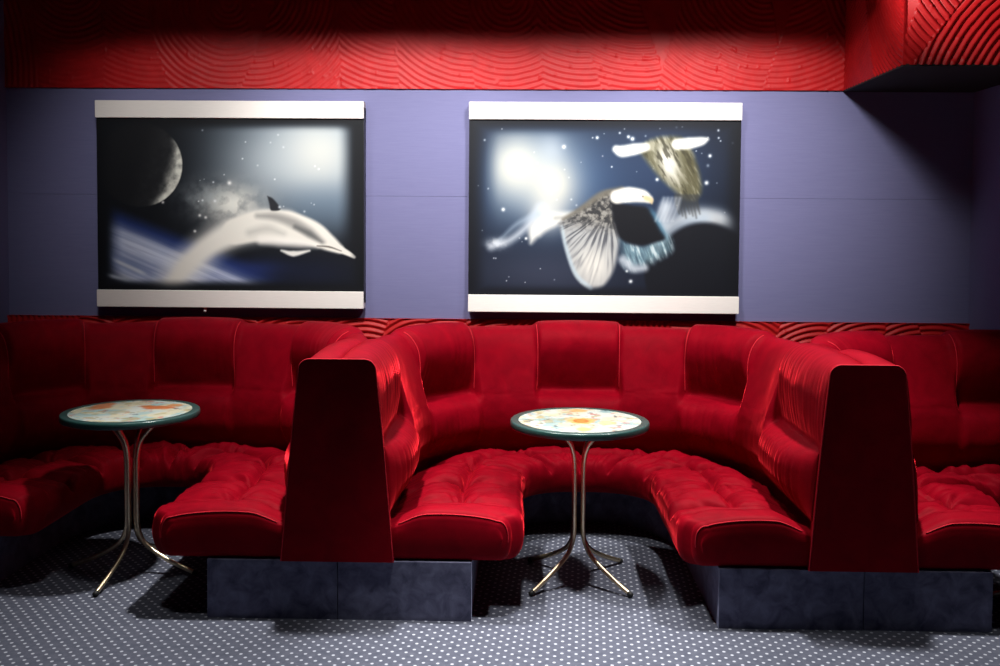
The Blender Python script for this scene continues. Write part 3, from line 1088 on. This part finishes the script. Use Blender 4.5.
    C.mix((86, 140, 170), np.exp(-((X - (651 + (Y - 206) * 0.56)) / 3.2) ** 2) * smoothstep(202, 212, Y) * smoothstep(240, 226, Y) * 0.6)
    # head and beak
    C.stroke([(617, 195), (629, 193), (642, 194), (649, 197)], [6.5, 7.5, 6.2, 3.8], (246, 244, 236), 1.0, 2.2)
    C.stroke([(646, 196), (651, 198), (652, 201)], [2.4, 2.4, 0.8], (222, 196, 150), 0.9, 1.6)
    C.gauss(643, 194.5, 1.0, 1.0, (90, 86, 80), 0.8)
    # upper eagle
    b2 = C.poly_mask([(638, 150), (648, 141), (664, 137), (682, 139), (694, 158), (701, 186), (695, 197), (684, 196), (672, 187), (656, 172)], 4.0)
    sx = fbm((X * 0.5 + Y * 0.85) / 14, (X * 0.85 - Y * 0.5) / 3.0, 31)
    C.mix((100, 98, 74), b2)
    C.mix((186, 184, 164), b2 * smoothstep(0.0, 0.45, sx) * 0.6)
    C.mix((242, 242, 234), b2 * np.exp(-(((X - 668) / 11) ** 2 + ((Y - 162 - (X - 668) * 0.9) / 17) ** 2)) * 0.95)
    C.mix((50, 48, 36), b2 * smoothstep(0.1, 0.5, -sx) * 0.7)
    C.mix((70, 66, 44), b2 * np.exp(-(((X - 690) / 8) ** 2 + ((Y - 168) / 24) ** 2)) * 0.5)
    C.stroke([(616, 149), (622, 151), (634, 149), (645, 147)], [3.5, 5.5, 5.5, 4], (248, 248, 242), 1.0, 2.4)
    C.stroke([(676, 144), (688, 143), (700, 141), (706, 139)], [5, 5.5, 4, 1.5], (248, 248, 242), 1.0, 2.4)
    for k in range(7):
        x = 676 + k * 3.4
        C.stroke([(x, 194), (x + 1.0, 203), (x + 3.5, 211 + (k % 3) * 2)], [2.0, 1.6, 0.4], (56, 58, 58), 0.7, 1.8)
    for k in range(5):
        x = 664 + k * 4
        C.stroke([(x, 196), (x - 3, 206), (x - 8, 218)], [1.2, 1.8, 0.5], (222, 230, 238), 0.5, 2.5)
    mg = np.minimum.reduce([smoothstep(470, 490, X), smoothstep(739, 720, X), smoothstep(121, 135, Y), smoothstep(291, 279, Y)])
    C.mix((11, 15, 24), (1 - mg) * 0.92)
    return C.c


def make_picture(label, x0, x1, zt, zb, painter, rail_h=0.100, pr=(0, 0), hook=None, rails_b=None, pscale=0.74):
    yf = YB - 0.085
    t = thing('wall_picture', label, 'picture', ((x0 + x1) / 2, YB, zb))
    cx = (x0 + x1) / 2
    def bx(name, a, b2, c, d, e, f2, mat, bev=0.003):
        v, f = box_vf(a - cx, b2 - cx, c - YB, d - YB, e - zb, f2 - zb)
        o = link_mesh(name, v, f, mat, t, smooth=False)
        if bev:
            bevel(o, bev)
        return o
    bx('backing_box', x0 + pr[0], x1 + pr[1], yf + 0.012, YB - 0.001, zb + 0.03, zt - 0.03, BLACK)
    bx('rail', x0, x1, yf - 0.006, YB - 0.02, zt - rail_h, zt, RAIL)
    rb = rails_b or (x0, x1)
    bx('rail', rb[0], rb[1], yf - 0.006, YB - 0.02, zb, zb + rail_h, RAIL)
    # thin dark grooves where the print meets the rails
    nx, ny = 520, 340
    c = lin(np.clip(painter(nx, ny), 0, 255)) * pscale
    pz1, pz0 = zt - rail_h, zb + rail_h
    xs = np.linspace(x0 + pr[0] + 0.004 - cx, x1 + pr[1] - 0.004 - cx, nx)
    zs = np.linspace(pz1 - zb, pz0 - zb, ny)
    XX, ZZ = np.meshgrid(xs, zs)
    V = np.stack([XX, np.full_like(XX, yf + 0.009 - YB), ZZ], -1).reshape(-1, 3)
    link_mesh('printed_panel', V, grid_faces(ny, nx, flip=True), PRINT, t, colors=c.reshape(-1, 3))
    if hook is not None:
        v, f = tube_vf([(hook - cx, yf + 0.02 - YB, -0.004), (hook - cx, yf + 0.02 - YB, -0.018), (hook - cx, yf + 0.012 - YB, -0.024)], 0.008, 10)
        link_mesh('hook', v, f, RAIL, t)
    return t


make_picture('dark picture of a white dolphin and crescent moon between two pale rails', -2.482, -0.912, 2.370, 1.166, paint_dolphin, hook=-1.85, pscale=0.88)
make_picture('dark picture of two flying eagles among stars between two pale rails', -0.302, 1.268, 2.370, 1.155, paint_eagle)


# ------------------------------------------------------------------ lights
def lamp(name, loc, power, radius=0.06, color=(1, 0.97, 0.93), spot=None, blend=0.3, aim=(0, 0, -1)):
    ld = bpy.data.lights.new(name, 'SPOT' if spot else 'POINT')
    ld.energy = power
    ld.color = color
    ld.shadow_soft_size = radius
    o = bpy.data.objects.new(name, ld)
    COL.objects.link(o)
    o.location = loc
    if spot:
        ld.spot_size = math.radians(spot)
        ld.spot_blend = blend
        o.rotation_euler = Vector(aim).to_track_quat('-Z', 'Y').to_euler()
    return o


for lx, pw in ((-1.80, 90), (-0.70, 320), (0.30, 225), (1.16, 285)):  # leftmost is a weak fill added to brighten the left picture
    lamp('wash_fill_spot', (lx, 3.92, 3.13), pw, 0.15, spot=74, blend=1.0, aim=(0, 0.80, -0.60))
lamp('wash_fill_spot', (0.9, 4.0, 2.80), 170, 0.04, spot=54, blend=0.9, aim=(1.25, 0.6, 0.22))  # fill spot added to brighten the bulkhead faces
for lx, ly, pw in ((-0.76, 4.2, 560), (0.33, 4.6, 210), (1.42, 4.2, 520)):
    lamp('downlight', (lx, ly, 3.16), pw, 0.08, spot=76, blend=1.0, aim=(0, -0.08, -1))
lamp('downlight', (-1.7, 3.62, 3.2), 60, 0.10, spot=52, blend=1.0, aim=(0, 0.0, -1))
lamp('downlight', (0.05, 3.58, 3.2), 560, 0.10, spot=36, blend=1.0, aim=(0, 0.0, -1))
lamp('downlight', (1.85, 3.60, 3.2), 60, 0.10, spot=46, blend=1.0, aim=(0, 0.0, -1))
